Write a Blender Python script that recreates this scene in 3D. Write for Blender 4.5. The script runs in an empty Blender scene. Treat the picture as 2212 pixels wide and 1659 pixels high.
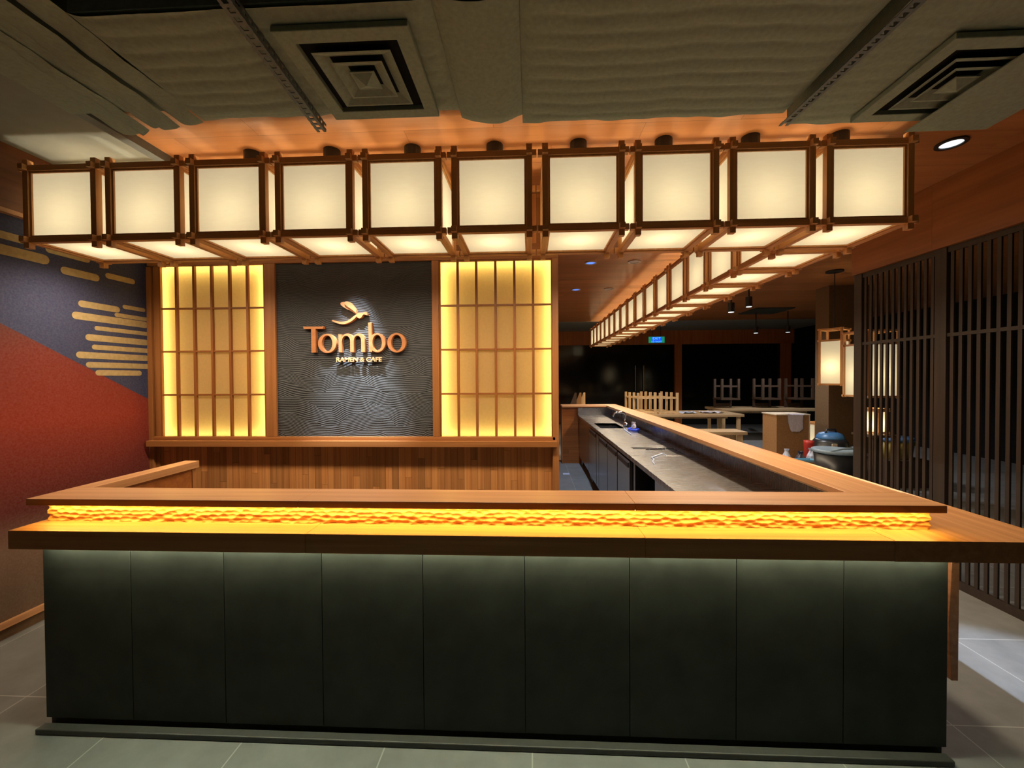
import bpy, bmesh, math, random
from mathutils import Vector
random.seed(7)
S = bpy.context.scene
COL = S.collection
R = math.radians

# ------------------------------------------------------------------ camera
cam_d = bpy.data.cameras.new('camera')
cam = bpy.data.objects.new('camera', cam_d); COL.objects.link(cam)
cam_d.sensor_fit = 'HORIZONTAL'; cam_d.sensor_width = 36.0
cam_d.lens = 36.0 * 876.016 / 2212.0
cam_d.clip_start = 0.05
cam.location = (0, 0, 1.5)
cam.rotation_mode = 'XYZ'
cam.rotation_euler = (R(90 - 0.848), R(0.349), R(2.585))
S.camera = cam
# ------------------------------------------------------------------ view, world
S.view_settings.view_transform = 'Standard'
S.view_settings.look = 'None'
S.view_settings.exposure = 0.0
S.view_settings.gamma = 1.0
S.view_settings.use_curve_mapping = False
wd = bpy.data.worlds.new('world'); S.world = wd; wd.use_nodes = True
wd.node_tree.nodes['Background'].inputs[0].default_value = (0.02, 0.02, 0.018, 1)
wd.node_tree.nodes['Background'].inputs[1].default_value = 0.3
# ------------------------------------------------------------------ light levels (W, or emission strength)
PAPER_GLOW = 0.30       # even glow of the lantern paper
BULB_W = 7.0            # bulb inside every lantern
DOWN_W = 36.0           # added fill spot under every lantern, tops up its light below
LEDGE_LED = 58.0         # strip under the raised ledge
KICK_LED = 150.0          # strip under the counter top
SHOJI_GLOW = 0.11
SHOJI_LED = 22.0
SIGN_W = 480.0
KITCHEN_W = 130.0
FLOOR_W = 800.0

# ------------------------------------------------------------------ helpers
def lin(r, g, b):
    f = lambda c: (c/255/12.92) if c <= 10.3 else ((c/255+0.055)/1.055)**2.4
    return (f(r), f(g), f(b), 1)

class MB:
    def __init__(s): s.v, s.f, s.m, s.cur = [], [], [], 0
    def mat(s, i): s.cur = i; return s
    def add(s, vs, fs):
        n = len(s.v); s.v += [tuple(p) for p in vs]
        for f in fs: s.f.append(tuple(i+n for i in f)); s.m.append(s.cur)
        return s
    def box(s, x0, x1, y0, y1, z0, z1):
        if x0 > x1: x0, x1 = x1, x0
        if y0 > y1: y0, y1 = y1, y0
        if z0 > z1: z0, z1 = z1, z0
        vs = [(x, y, z) for x in (x0, x1) for y in (y0, y1) for z in (z0, z1)]
        return s.add(vs, [(0,1,3,2),(4,6,7,5),(0,4,5,1),(2,3,7,6),(0,2,6,4),(1,5,7,3)])
    def quad(s, a, b, c, d): return s.add([a,b,c,d], [(0,1,2,3)])
    def prism(s, poly, axis, lo, hi):
        n = len(poly); vs = []
        for h in (lo, hi):
            for (a, b) in poly:
                vs.append({'X': (h,a,b), 'Y': (a,h,b), 'Z': (a,b,h)}[axis])
        fs = [tuple(range(n-1,-1,-1)), tuple(range(n, 2*n))] + [(i,(i+1)%n,(i+1)%n+n,i+n) for i in range(n)]
        return s.add(vs, fs)
    def ring(s, outer, inner, axis, lo, hi):
        n = len(outer); vs = []
        P = lambda a,b,h: {'X': (h,a,b), 'Y': (a,h,b), 'Z': (a,b,h)}[axis]
        for h in (lo, hi):
            for q in outer: vs.append(P(q[0],q[1],h))
            for q in inner: vs.append(P(q[0],q[1],h))
        fs = []
        for i in range(n):
            j = (i+1) % n
            fs += [(i,j,n+j,n+i), (2*n+i,3*n+i,3*n+j,2*n+j), (i,2*n+i,2*n+j,j), (n+i,n+j,3*n+j,3*n+i)]
        return s.add(vs, fs)
    def tube(s, pts, r, n=8, r2=None, caps=True):
        pts = [Vector(p) for p in pts]; m = len(pts); vs = []; prev = None
        for i, p in enumerate(pts):
            t = (pts[min(i+1,m-1)] - pts[max(i-1,0)]).normalized()
            up = prev if prev else (Vector((0,0,1)) if abs(t.z) < .9 else Vector((1,0,0)))
            a = t.cross(up).normalized(); b = a.cross(t).normalized(); prev = b
            rr = r if r2 is None else r + (r2-r)*i/(m-1)
            for k in range(n):
                w = 2*math.pi*k/n
                vs.append(p + a*rr*math.cos(w) + b*rr*math.sin(w))
        fs = [(i*n+k, i*n+(k+1)%n, (i+1)*n+(k+1)%n, (i+1)*n+k) for i in range(m-1) for k in range(n)]
        if caps: fs += [tuple(range(n-1,-1,-1)), tuple(range((m-1)*n, m*n))]
        return s.add(vs, fs)
    def lathe(s, prof, c=(0,0,0), n=24):
        vs = []; m = len(prof)
        for (r, z) in prof:
            for k in range(n):
                w = 2*math.pi*k/n
                vs.append((c[0]+r*math.cos(w), c[1]+r*math.sin(w), c[2]+z))
        fs = [(i*n+k, i*n+(k+1)%n, (i+1)*n+(k+1)%n, (i+1)*n+k) for i in range(m-1) for k in range(n)]
        fs += [tuple(range(n-1,-1,-1)), tuple(range((m-1)*n, m*n))]
        return s.add(vs, fs)
    def build(s, name, mats, parent=None, bevel=0, smooth=False):
        off = Vector((0,0,0)); p = parent
        while p: off += p.location; p = p.parent
        me = bpy.data.meshes.new(name)
        me.from_pydata([tuple(Vector(v)-off) for v in s.v], [], s.f)
        if not isinstance(mats, (list, tuple)): mats = [mats]
        for m in mats: me.materials.append(m)
        for i, pl in enumerate(me.polygons):
            pl.material_index = s.m[i]; pl.use_smooth = smooth
        bm = bmesh.new(); bm.from_mesh(me)
        bmesh.ops.recalc_face_normals(bm, faces=bm.faces); bm.to_mesh(me); bm.free()
        o = bpy.data.objects.new(name, me); COL.objects.link(o)
        if parent: o.parent = parent
        if bevel:
            b = o.modifiers.new('edge', 'BEVEL'); b.width = bevel; b.segments = 2; b.limit_method = 'ANGLE'
        return o

def tag(o, label=None, cat=None, group=None, kind=None):
    if label: o['label'] = label
    if cat: o['category'] = cat
    if group: o['group'] = group
    if kind: o['kind'] = kind
    return o
def thing(name, label, cat, loc=(0,0,0), group=None):
    o = bpy.data.objects.new(name, None); COL.objects.link(o); o.location = loc
    o.empty_display_size = .1
    return tag(o, label, cat, group)
def struct(name, mb, mat, bevel=0, parent=None, smooth=False):
    o = mb.build(name, mat, parent, bevel, smooth)
    if not parent: o['kind'] = 'structure'
    return o
def copy_tree(o, parent=None):
    c = o.copy(); COL.objects.link(c)
    if parent: c.parent = parent
    for ch in o.children: copy_tree(ch, c)
    return c
def lamp(name, kind, loc, energy, color, parent=None, **kw):
    d = bpy.data.lights.new(name, kind); d.energy = energy; d.color = color
    for k, v in kw.items(): setattr(d, k, v)
    o = bpy.data.objects.new(name, d); COL.objects.link(o)
    off = Vector((0,0,0)); p = parent
    while p: off += p.location; p = p.parent
    o.location = Vector(loc) - off
    if parent: o.parent = parent
    return o
def aim(o, src, dst):
    o.rotation_euler = (Vector(dst)-Vector(src)).to_track_quat('-Z', 'Y').to_euler()

# ------------------------------------------------------------------ materials
class NT:
    def __init__(s, name):
        s.m = bpy.data.materials.new(name); s.m.use_nodes = True
        s.t = s.m.node_tree; s.b = s.t.nodes['Principled BSDF']; s.out = s.t.nodes['Material Output']
    def n(s, typ, **kw):
        x = s.t.nodes.new('ShaderNode'+typ)
        for k, v in kw.items(): setattr(x, k, v)
        return x
    def l(s, a, b): s.t.links.new(a, b)
    def val(s, sock, v):
        if hasattr(v, 'is_linked') or isinstance(v, bpy.types.NodeSocket): s.l(v, sock)
        else: sock.default_value = v
    def math(s, op, a, b=0.0):
        x = s.n('Math', operation=op); s.val(x.inputs[0], a); s.val(x.inputs[1], b); return x.outputs[0]
    def obj(s, scale=(1,1,1), rnd=0.0):
        tc = s.n('TexCoord'); mp = s.n('Mapping'); mp.inputs['Scale'].default_value = scale
        src = tc.outputs['Object']
        if rnd:
            oi = s.n('ObjectInfo'); cx = s.n('CombineXYZ')
            r = s.math('MULTIPLY', oi.outputs['Random'], rnd)
            for i in range(3): s.l(r, cx.inputs[i])
            va = s.n('VectorMath', operation='ADD'); s.l(src, va.inputs[0]); s.l(cx.outputs[0], va.inputs[1]); src = va.outputs[0]
        s.l(src, mp.inputs['Vector']); return mp.outputs['Vector']
    def noise(s, vec, scale=5, detail=4, rough=.55, dist=0):
        x = s.n('TexNoise'); s.l(vec, x.inputs['Vector']); x.inputs['Scale'].default_value = scale
        x.inputs['Detail'].default_value = detail; x.inputs['Roughness'].default_value = rough; x.inputs['Distortion'].default_value = dist
        return x.outputs['Fac']
    def ramp(s, fac, stops):
        x = s.n('ValToRGB'); s.l(fac, x.inputs[0]); e = x.color_ramp.elements
        while len(e) < len(stops): e.new(.5)
        for i, (p, c) in enumerate(stops): e[i].position = p; e[i].color = c if len(c) == 4 else (*c, 1)
        return x.outputs[0]
    def mix(s, fac, a, b, mode='MIX'):
        x = s.n('MixRGB', blend_type=mode); s.val(x.inputs[0], fac); s.val(x.inputs[1], a); s.val(x.inputs[2], b); return x.outputs[0]
    def bump(s, h, strength=.3, dist=.01):
        x = s.n('Bump'); s.l(h, x.inputs['Height']); x.inputs['Strength'].default_value = strength; x.inputs['Distance'].default_value = dist
        s.l(x.outputs[0], s.b.inputs['Normal'])
    def set(s, color=None, rough=.5, metal=0.0, spec=.5):
        if color is not None: s.val(s.b.inputs['Base Color'], color)
        s.val(s.b.inputs['Roughness'], rough); s.b.inputs['Metallic'].default_value = metal
        s.b.inputs['Specular IOR Level'].default_value = spec
        return s.m

def wood(name, dark, light, axis='X', rough=.45, grain=26, spec=.4, plank=None, var=.35, seam=.0015, rnd=7.0):
    """wood with its grain along one axis; plank = (across axis, width, length) cuts it into boards"""
    t = NT(name)
    sc = {'X': (.9, grain, grain), 'Y': (grain, .9, grain), 'Z': (grain, grain, .9)}[axis]
    if plank: rnd = 0
    v = t.obj(sc, rnd)
    if plank:
        ac, w, ln = plank
        tc = t.n('TexCoord'); sp = t.n('SeparateXYZ'); t.l(tc.outputs['Object'], sp.inputs[0])
        a = t.math('DIVIDE', sp.outputs['XYZ'.index(ac)], w); row = t.math('FLOOR', a)
        off = t.math('MULTIPLY', t.math('FRACT', t.math('MULTIPLY', row, .377)), ln)
        b = t.math('DIVIDE', t.math('ADD', sp.outputs['XYZ'.index(axis)], off), ln); cell = t.math('FLOOR', b)
        cx = t.n('CombineXYZ'); t.l(row, cx.inputs[0]); t.l(cell, cx.inputs[1])
        wn = t.n('TexWhiteNoise', noise_dimensions='3D'); t.l(cx.outputs[0], wn.inputs[0])
        va = t.n('VectorMath', operation='MULTIPLY_ADD'); t.l(wn.outputs['Color'], va.inputs[0]); va.inputs[1].default_value = (20,20,20); t.l(v, va.inputs[2]); v = va.outputs[0]
    f = t.noise(v, 1.0, 6, .6, .3)
    c = t.ramp(f, [(.3, dark), (.7, light)])
    if plank:
        k = t.math('ADD', t.math('MULTIPLY', wn.outputs['Value'], 2*var), 1-var)
        cc = t.n('CombineXYZ'); [t.l(k, cc.inputs[i]) for i in range(3)]
        c = t.mix(1.0, c, cc.outputs[0], 'MULTIPLY')
        e1 = t.math('LESS_THAN', t.math('FRACT', a), seam/w); e2 = t.math('LESS_THAN', t.math('FRACT', b), seam/ln)
        c = t.mix(t.math('MAXIMUM', e1, e2), c, (.03,.015,.008,1))
    t.set(c, rough, 0, spec)
    t.bump(f, .08, .002)
    return t.m

def plain(name, c, rough=.5, metal=0, spec=.5, nz=.12, scale=40):
    t = NT(name); v = t.obj((1,1,1), 5.0); f = t.noise(v, scale, 3)
    d = tuple(x*(1-nz) for x in c[:3]); l_ = tuple(min(1, x*(1+nz)) for x in c[:3])
    t.set(t.ramp(f, [(.3, d), (.7, l_)]), rough, metal, spec); return t.m
def glow(name, c, strength):
    t = NT(name); t.b.inputs['Base Color'].default_value = (*c, 1); t.b.inputs['Emission Color'].default_value = (*c, 1)
    t.b.inputs['Emission Strength'].default_value = strength; t.b.inputs['Roughness'].default_value = .6
    return t.m
def paper(name, c, strength, trans=.3):
    t = NT(name); v = t.obj((3,3,14), 9.0); f = t.noise(v, 5, 5, .6, .6)
    col = t.ramp(f, [(.2, tuple(x*.9 for x in c)), (.8, tuple(min(1,x*1.06) for x in c))])
    em = t.n('Emission'); t.l(col, em.inputs[0]); em.inputs[1].default_value = strength
    tr = t.n('BsdfTranslucent'); tr.inputs[0].default_value = (c[0]*trans, c[1]*trans, c[2]*trans, 1)
    df = t.n('BsdfDiffuse'); df.inputs[0].default_value = (.35, .32, .24, 1)
    a1 = t.n('AddShader'); t.l(tr.outputs[0], a1.inputs[0]); t.l(df.outputs[0], a1.inputs[1])
    a2 = t.n('AddShader'); t.l(a1.outputs[0], a2.inputs[0]); t.l(em.outputs[0], a2.inputs[1])
    t.l(a2.outputs[0], t.out.inputs[0]); return t.m

M = {}
M['frame_wood'] = wood('lantern_timber', lin(190,134,80), lin(222,168,110), 'Z', .5, 30)
M['frame_wood_x'] = wood('lantern_timber_x', lin(190,134,80), lin(222,168,110), 'X', .5, 30)
M['frame_wood_y'] = wood('lantern_timber_y', lin(190,134,80), lin(222,168,110), 'Y', .5, 30)
M['paper'] = paper('washi_paper', (1.0,.90,.64), PAPER_GLOW, .125)
M['ledge_x'] = wood('ledge_oak_x', lin(170,118,74), lin(204,152,106), 'X', .38, 34)
M['ledge_y'] = wood('ledge_oak_y', lin(170,118,74), lin(204,152,106), 'Y', .38, 34)
M['top_x'] = wood('counter_oak_x', lin(166,112,66), lin(200,146,98), 'X', .4, 30)
M['top_y'] = wood('counter_oak_y', lin(166,112,66), lin(200,146,98), 'Y', .4, 30)
M['carved'] = wood('carved_wood', lin(176,116,62), lin(200,140,84), 'X', .5, 20)
M['trim_z'] = wood('wall_trim_z', lin(144,90,46), lin(174,116,66), 'Z', .42, 30)
M['trim_x'] = wood('wall_trim_x', lin(144,90,46), lin(174,116,66), 'X', .42, 30)
M['lat_x'] = wood('lattice_x', lin(128,74,32), lin(158,98,48), 'X', .45, 30)
M['lat_z'] = wood('lattice_z', lin(128,74,32), lin(158,98,48), 'Z', .45, 30)
M['wainscot'] = wood('wainscot_boards', lin(172,110,60), lin(204,142,84), 'Z', .4, 40, .4, ('X', .052, .62), .3)
M['ceil'] = wood('ceiling_planks', lin(146,94,54), lin(174,118,72), 'X', .28, 14, .5, ('Y', .19, 1.35), .14)
M['header'] = wood('header_board', lin(120,70,32), lin(150,92,46), 'Y', .35, 16, .45)
M['partition'] = wood('partition_boards', lin(130,74,32), lin(166,100,48), 'X', .42, 26, .4, ('Z', .12, .9), .2)
M['dark_lat'] = wood('dark_lattice', lin(40,31,25), lin(56,44,35), 'Z', .5, 30)
M['grey_duct'] = plain('duct_wrap', (.255,.30,.24), .75, 0, .2, .1, 60)
M['grey_ceil'] = plain('painted_board', (.24,.25,.22), .8, 0, .2, .06, 8)
M['void'] = plain('void_black', (.012,.012,.012), .9, 0, .1)
M['black'] = plain('black_metal', (.012,.011,.010), .45)
M['zinc'] = plain('painted_zinc', (.12,.14,.14), .5, .3)
M['panel'] = plain('dark_stone_panel', (.034,.035,.028), .58, 0, .25, .25, 7)
M['plinth'] = plain('plinth_dark', (.05,.05,.045), .5)
M['led_warm'] = glow('led_warm', (1.0,.74,.17), LEDGE_LED)
M['led_green'] = glow('led_pale_green', (.88,1.0,.72), KICK_LED)
M['led_green_soft'] = glow('led_pale_side', (1.0,.97,.85), 42.0)
M['led_shoji'] = glow('led_yellow', (1.0,.86,.30), SHOJI_LED)
M['copper'] = wood('sign_copper_wood', lin(176,112,68), lin(208,142,92), 'X', .42, 12)
M['cream_txt'] = plain('sign_small_text', lin(225,165,115), .5)
M['white_dl'] = glow('downlight_white', (.85,.95,1.0), 1.1)
M['blue_dl'] = glow('downlight_blue', (.12,.28,1.0), 1.0)
M['off_dl'] = plain('downlight_off', (.42,.38,.36), .5)
M['cardboard'] = plain('cardboard', lin(150,112,72), .8, 0, .2)
M['board_edge'] = plain('board_edge', lin(205,190,165), .8)
M['cloth'] = plain('grey_cloth', lin(190,185,195), .9)
M['light_wood'] = wood('pale_wood', lin(168,138,98), lin(202,172,128), 'Z', .5, 24)
M['table_wood'] = wood('table_wood', lin(150,122,88), lin(186,158,118), 'X', .45, 20)
M['dark_wood'] = plain('dark_wood', lin(74,56,42), .5)
M['plastic_black'] = plain('black_plastic', (.02,.021,.024), .32)
M['plastic_blue'] = plain('blue_plastic', lin(70,120,170), .35)
M['plastic_clear'] = plain('white_film', lin(190,200,225), .4)
M['film_dark'] = plain('dark_film', lin(52,52,74), .3)
M['cyan'] = plain('pale_blue_tray', lin(120,175,205), .4)
M['red'] = plain('red_plastic', lin(180,50,40), .4)
M['yellow'] = plain('yellow_pail', lin(170,150,60), .5)
M['cable'] = plain('grey_cable', lin(130,150,165), .4)
M['glass_dark'] = plain('dark_glazing', (.006,.007,.006), .12)
M['brass'] = plain('brass_bar', lin(190,170,110), .35, .9)
M['orange_wall'] = wood('orange_post', lin(170,96,48), lin(196,120,64), 'Z', .45, 20)
M['brown_wall'] = plain('brown_wall', lin(104,80,52), .7)

def steel(name, c=(.50,.49,.48), rough=.3):
    t = NT(name); v = t.obj((2,60,2)); f = t.noise(v, 3, 4)
    r = t.ramp(f, [(.3, (rough-.02,)*3), (.7, (rough+.03,)*3)])
    t.set((*c,1), r, 1.0); return t.m
M['steel'] = steel('brushed_steel', (.33,.33,.34), .26); M['steel_d'] = steel('steel_front', (.36,.37,.40), .2)

def tiles():
    t = NT('floor_tiles'); v = t.obj()
    br = t.n('TexBrick'); t.l(v, br.inputs['Vector']); br.offset = 0.0; br.squash = 1.0
    br.inputs['Scale'].default_value = 1.0; br.inputs['Brick Width'].default_value = .6; br.inputs['Row Height'].default_value = .6
    br.inputs['Mortar Size'].default_value = .003; br.inputs['Mortar Smooth'].default_value = .2; br.inputs['Bias'].default_value = 0
    br.inputs['Color1'].default_value = (.17,.175,.17,1); br.inputs['Color2'].default_value = (.20,.205,.20,1); br.inputs['Mortar'].default_value = (.40,.41,.38,1)
    f = t.noise(v, 6, 6, .6); c = t.mix(.25, br.outputs['Color'], t.ramp(f, [(.3, (.08,.08,.08)), (.7, (.3,.3,.29))]))
    t.set(c, .5, 0, .4); t.bump(f, .06, .003); return t.m
M['tiles'] = tiles()

def wave_board():
    t = NT('slate_wave_relief'); v = t.obj()
    sp = t.n('SeparateXYZ'); t.l(v, sp.inputs[0]); x, z = sp.outputs[0], sp.outputs[2]
    n1 = t.noise(v, 2.2, 1, .4)
    w1 = t.math('MULTIPLY', t.math('SINE', t.math('ADD', t.math('MULTIPLY', x, 9.0), t.math('MULTIPLY', n1, 9.0))), .035)
    w2 = t.math('MULTIPLY', t.math('SINE', t.math('SUBTRACT', t.math('MULTIPLY', x, 7.0), t.math('MULTIPLY', n1, 7.0))), .035)
    s1 = t.math('SINE', t.math('MULTIPLY', t.math('ADD', z, w1), 6.2832/.0135))
    s2 = t.math('SINE', t.math('MULTIPLY', t.math('ADD', z, w2), 6.2832/.0135))
    sel = t.math('GREATER_THAN', t.math('SINE', t.math('MULTIPLY', t.math('ADD', z, t.math('MULTIPLY', w1, 1.6)), 6.2832/.26)), .0)
    h = t.n('Mix'); t.l(sel, h.inputs[0]); t.l(s1, h.inputs[2]); t.l(s2, h.inputs[3])
    t.set((.060,.062,.066,1), .6, 0, .3); t.bump(h.outputs[0], .5, .004); return t.m
M['slate'] = wave_board()

# ------------------------------------------------------------------ the setting
YB = 3.11      # face of the back wall
ZC = 2.90      # timber ceiling
struct('floor', MB().box(-3.3, 8.3, -3, 14.4, -.1, 0), M['tiles'])
struct('ceiling', MB().box(-2.24, 8.3, 1.22, 10.25, ZC, ZC+.06), M['ceil'])
struct('ceiling_side', MB().box(-3.06, -2.3, .9, 3.17, ZC-.02, ZC+.06), M['grey_ceil'])
struct('ceiling_front', MB().box(-3.3, 8.3, -3, 1.22, 3.3, 3.36), M['void'])  # near-black colour stands for the unlit void overhead
struct('ceiling_far', MB().box(-.6, 8.3, 10.25, 14.4, 2.97, 3.03), M['grey_ceil'])
struct('wall_left', MB().box(-3.2, -3.06, -3, 3.4, 0, 3.3), M['brown_wall'])
struct('wall_front', MB().box(-3.3, 8.3, -3.1, -3, 0, 3.36), M['void'])
struct('wall_right', MB().box(8.2, 8.3, -3, 14.4, 0, 3.3), M['void'])
struct('wall_far', MB().box(-.6, 8.3, 14.3, 14.4, 0, 3.1), M['void'])
struct('wall_kitchen', MB().box(-.6, -.5, 3.4, 14.4, 0, 3.1), M['partition'])
struct('wall_back', MB().box(-3.06, .215, YB+.08, 3.4, 0, ZC), M['partition'])
struct('baseboard_left', MB().box(-3.06, -3.035, -3, 3.1, .07, .105), M['ledge_y'])
struct('trim_1', MB().box(-2.30, -2.24, .9, 3.17, ZC-.05, ZC+.05), M['zinc'])
struct('trim_2', MB().box(-3.06, -3.02, .2, 3.17, 2.475, 2.50), M['ledge_y'])
# timber bulkhead above the mural
struct('trim_3', MB().box(-3.06, -3.035, .2, 3.17, 2.50, ZC-.02), wood('bulkhead', lin(96,56,30), lin(126,78,44), 'Y', .5, 20))

# mural: plain colour fields with a few cream bars (generic stand-in for the printed artwork)
def mural():
    X = -3.058
    t = NT('mural_print'); v = t.obj()
    sp = t.n('SeparateXYZ'); t.l(v, sp.inputs[0]); y, z = sp.outputs[1], sp.outputs[2]
    edge = t.math('ADD', t.math('MULTIPLY', y, -.54), 3.03)
    sel = t.math('LESS_THAN', z, edge)
    red = t.ramp(t.math('DIVIDE', z, 2.5), [(.10, lin(104,84,66)), (.20, lin(120,94,76)), (.29, lin(92,32,26)), (.50, lin(140,46,26)), (.66, lin(116,42,30)), (.80, lin(62,44,38))])
    c = t.mix(sel, lin(56,60,90), red)
    wv = t.noise(v, 90, 2)
    c = t.mix(.05, c, t.ramp(wv, [(.3, (.02,.02,.02)), (.7, (.5,.5,.5))]))
    m1 = t.set(c, .75, 0, .2)
    m2 = plain('mural_cream', lin(172,150,108), .75, 0, .2)
    b = MB().box(-3.06, X, .2, YB+.06, .106, 2.475)
    b.mat(1)
    def bar(y0, y1, zc, h):
        n = 6; r = h/2; pl = []
        for i in range(n+1):
            a = -math.pi/2 + math.pi*i/n; pl.append((y1-r+r*math.cos(a), zc+r*math.sin(a)))
        for i in range(n+1):
            a = math.pi/2 + math.pi*i/n; pl.append((y0+r+r*math.cos(a), zc+r*math.sin(a)))
        b.prism(pl, 'X', X-.001, X+.0015)
    for q in [(1.9,2.34,2.35,.045),(2.0,2.46,2.265,.06),(2.44,2.70,2.335,.04),(2.52,2.76,2.225,.05),(2.80,3.02,2.26,.04),
              (2.62,2.90,2.025,.045),(2.92,3.10,2.055,.03),(2.58,3.12,1.94,.05),(2.86,3.14,1.985,.03),(2.72,3.14,1.87,.03),
              (2.66,3.12,1.80,.045),(2.70,3.14,1.735,.035),(2.60,3.12,1.675,.045),(2.66,3.13,1.61,.04),(2.72,3.06,1.555,.04)]:
        bar(*q)
    o = b.build('wall_mural', [m1, m2])
    tag(o, 'wall mural of navy and red colour fields with cream bars on the left wall', 'mural')
mural()

# back wall trim: sill, posts, header
sl = MB().box(-3.03, .20, YB-.055, YB+.09, .975, 1.022).box(-3.0, .19, YB-.02, YB+.09, 1.022, 1.05)
struct('trim_4', sl, M['trim_x'], .003)
hd = MB().box(-3.03, .215, YB-.02, YB+.09, 2.405, 2.52)
struct('trim_5', hd, M['trim_x'], .003)
struct('trim_6', MB().box(-3.06, .215, YB+.0, YB+.08, 2.52, ZC), M['wainscot'])
for i, (a, b_) in enumerate([(-3.058,-3.02),(-3.02,-2.99),(-2.985,-2.945),(-2.075,-1.99),(-.752,-.70),(.168,.215)]):
    dy = [.0,.02,-.01,-.02,-.02,-.02][i]
    z0 = 0 if i in (0,1,5) else 1.0505
    struct('trim_%d' % (7+i), MB().box(a, b_, YB+dy, YB+.09, z0, 2.405), M['trim_z'], .002)
struct('trim_13', MB().box(-3.0, .17, YB+.03, YB+.08, 0, .975), M['wainscot'])

# backlit lattice panels
def shoji(x0, x1, z0, z1, bars, hb, label):
    r = thing('shoji_panel', label, 'panel', ((x0+x1)/2, YB, z0), 'backlit lattice panels')
    t = NT('shoji_sheet'); v = t.obj(); f = t.noise(v, 60, 4, .6)
    c = t.ramp(f, [(.3, (.92,.92,.92)), (.7, (1,1,1))])
    em = t.n('Emission'); t.l(t.mix(1, c, (1.0,.58,.15,1), 'MULTIPLY'), em.inputs[0]); em.inputs[1].default_value = SHOJI_GLOW
    tr = t.n('BsdfTranslucent'); t.l(t.mix(1, c, (.70,.62,.34,1), 'MULTIPLY'), tr.inputs[0])
    df = t.n('BsdfDiffuse'); df.inputs[0].default_value = (.16,.12,.06,1)
    a1 = t.n('AddShader'); t.l(tr.outputs[0], a1.inputs[0]); t.l(df.outputs[0], a1.inputs[1])
    a2 = t.n('AddShader'); t.l(a1.outputs[0], a2.inputs[0]); t.l(em.outputs[0], a2.inputs[1]); t.l(a2.outputs[0], t.out.inputs[0])
    MB().quad((x0-.014,YB+.013,z0-.014),(x1+.014,YB+.013,z0-.014),(x1+.014,YB+.013,z1+.014),(x0-.014,YB+.013,z1+.014)).build('light_sheet', t.m, r)
    lm = MB()
    for bx in bars: lm.box(bx-.009, bx+.009, YB-.010, YB+.011, z0, z1)
    lm.build('lattice_bars', M['lat_z'], r, .0015)
    lm = MB()
    for bz in hb: lm.box(x0, x1, YB-.006, YB+.010, bz-.007, bz+.007)
    lm.build('lattice_rails', M['lat_x'], r, .0015)
    w = .016
    fr = MB().box(x0-w, x0, YB-.01, YB+.010, z0-w, z1+w).box(x1, x1+w, YB-.01, YB+.010, z0-w, z1+w).box(x0, x1, YB-.01, YB+.010, z0-w, z0).box(x0, x1, YB-.01, YB+.010, z1, z1+w)
    fr.build('panel_frame', M['lat_z'], r, .0015)
    d = .006
    ya, yb = YB+.052, YB+.060
    e = MB().box(x0-.004, x0+.004, ya, yb, z0, z1).box(x1-.004, x1+.004, ya, yb, z0, z1).box(x0, x1, ya, yb, z0-.004, z0+.004).box(x0, x1, ya, yb, z1-.004, z1+.004)
    e.build('led_strip', M['led_shoji'], r)
shoji(-2.93, -2.09, 1.05, 2.40, [-2.803,-2.658,-2.513,-2.366,-2.222], [2.066,1.726,1.382], 'backlit yellow lattice panel left of the dark sign board')
shoji(-.687, .160, 1.05, 2.395, [-.554,-.41,-.263,-.118,.024], [2.060,1.722,1.380], 'backlit yellow lattice panel right of the dark sign board')

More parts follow.
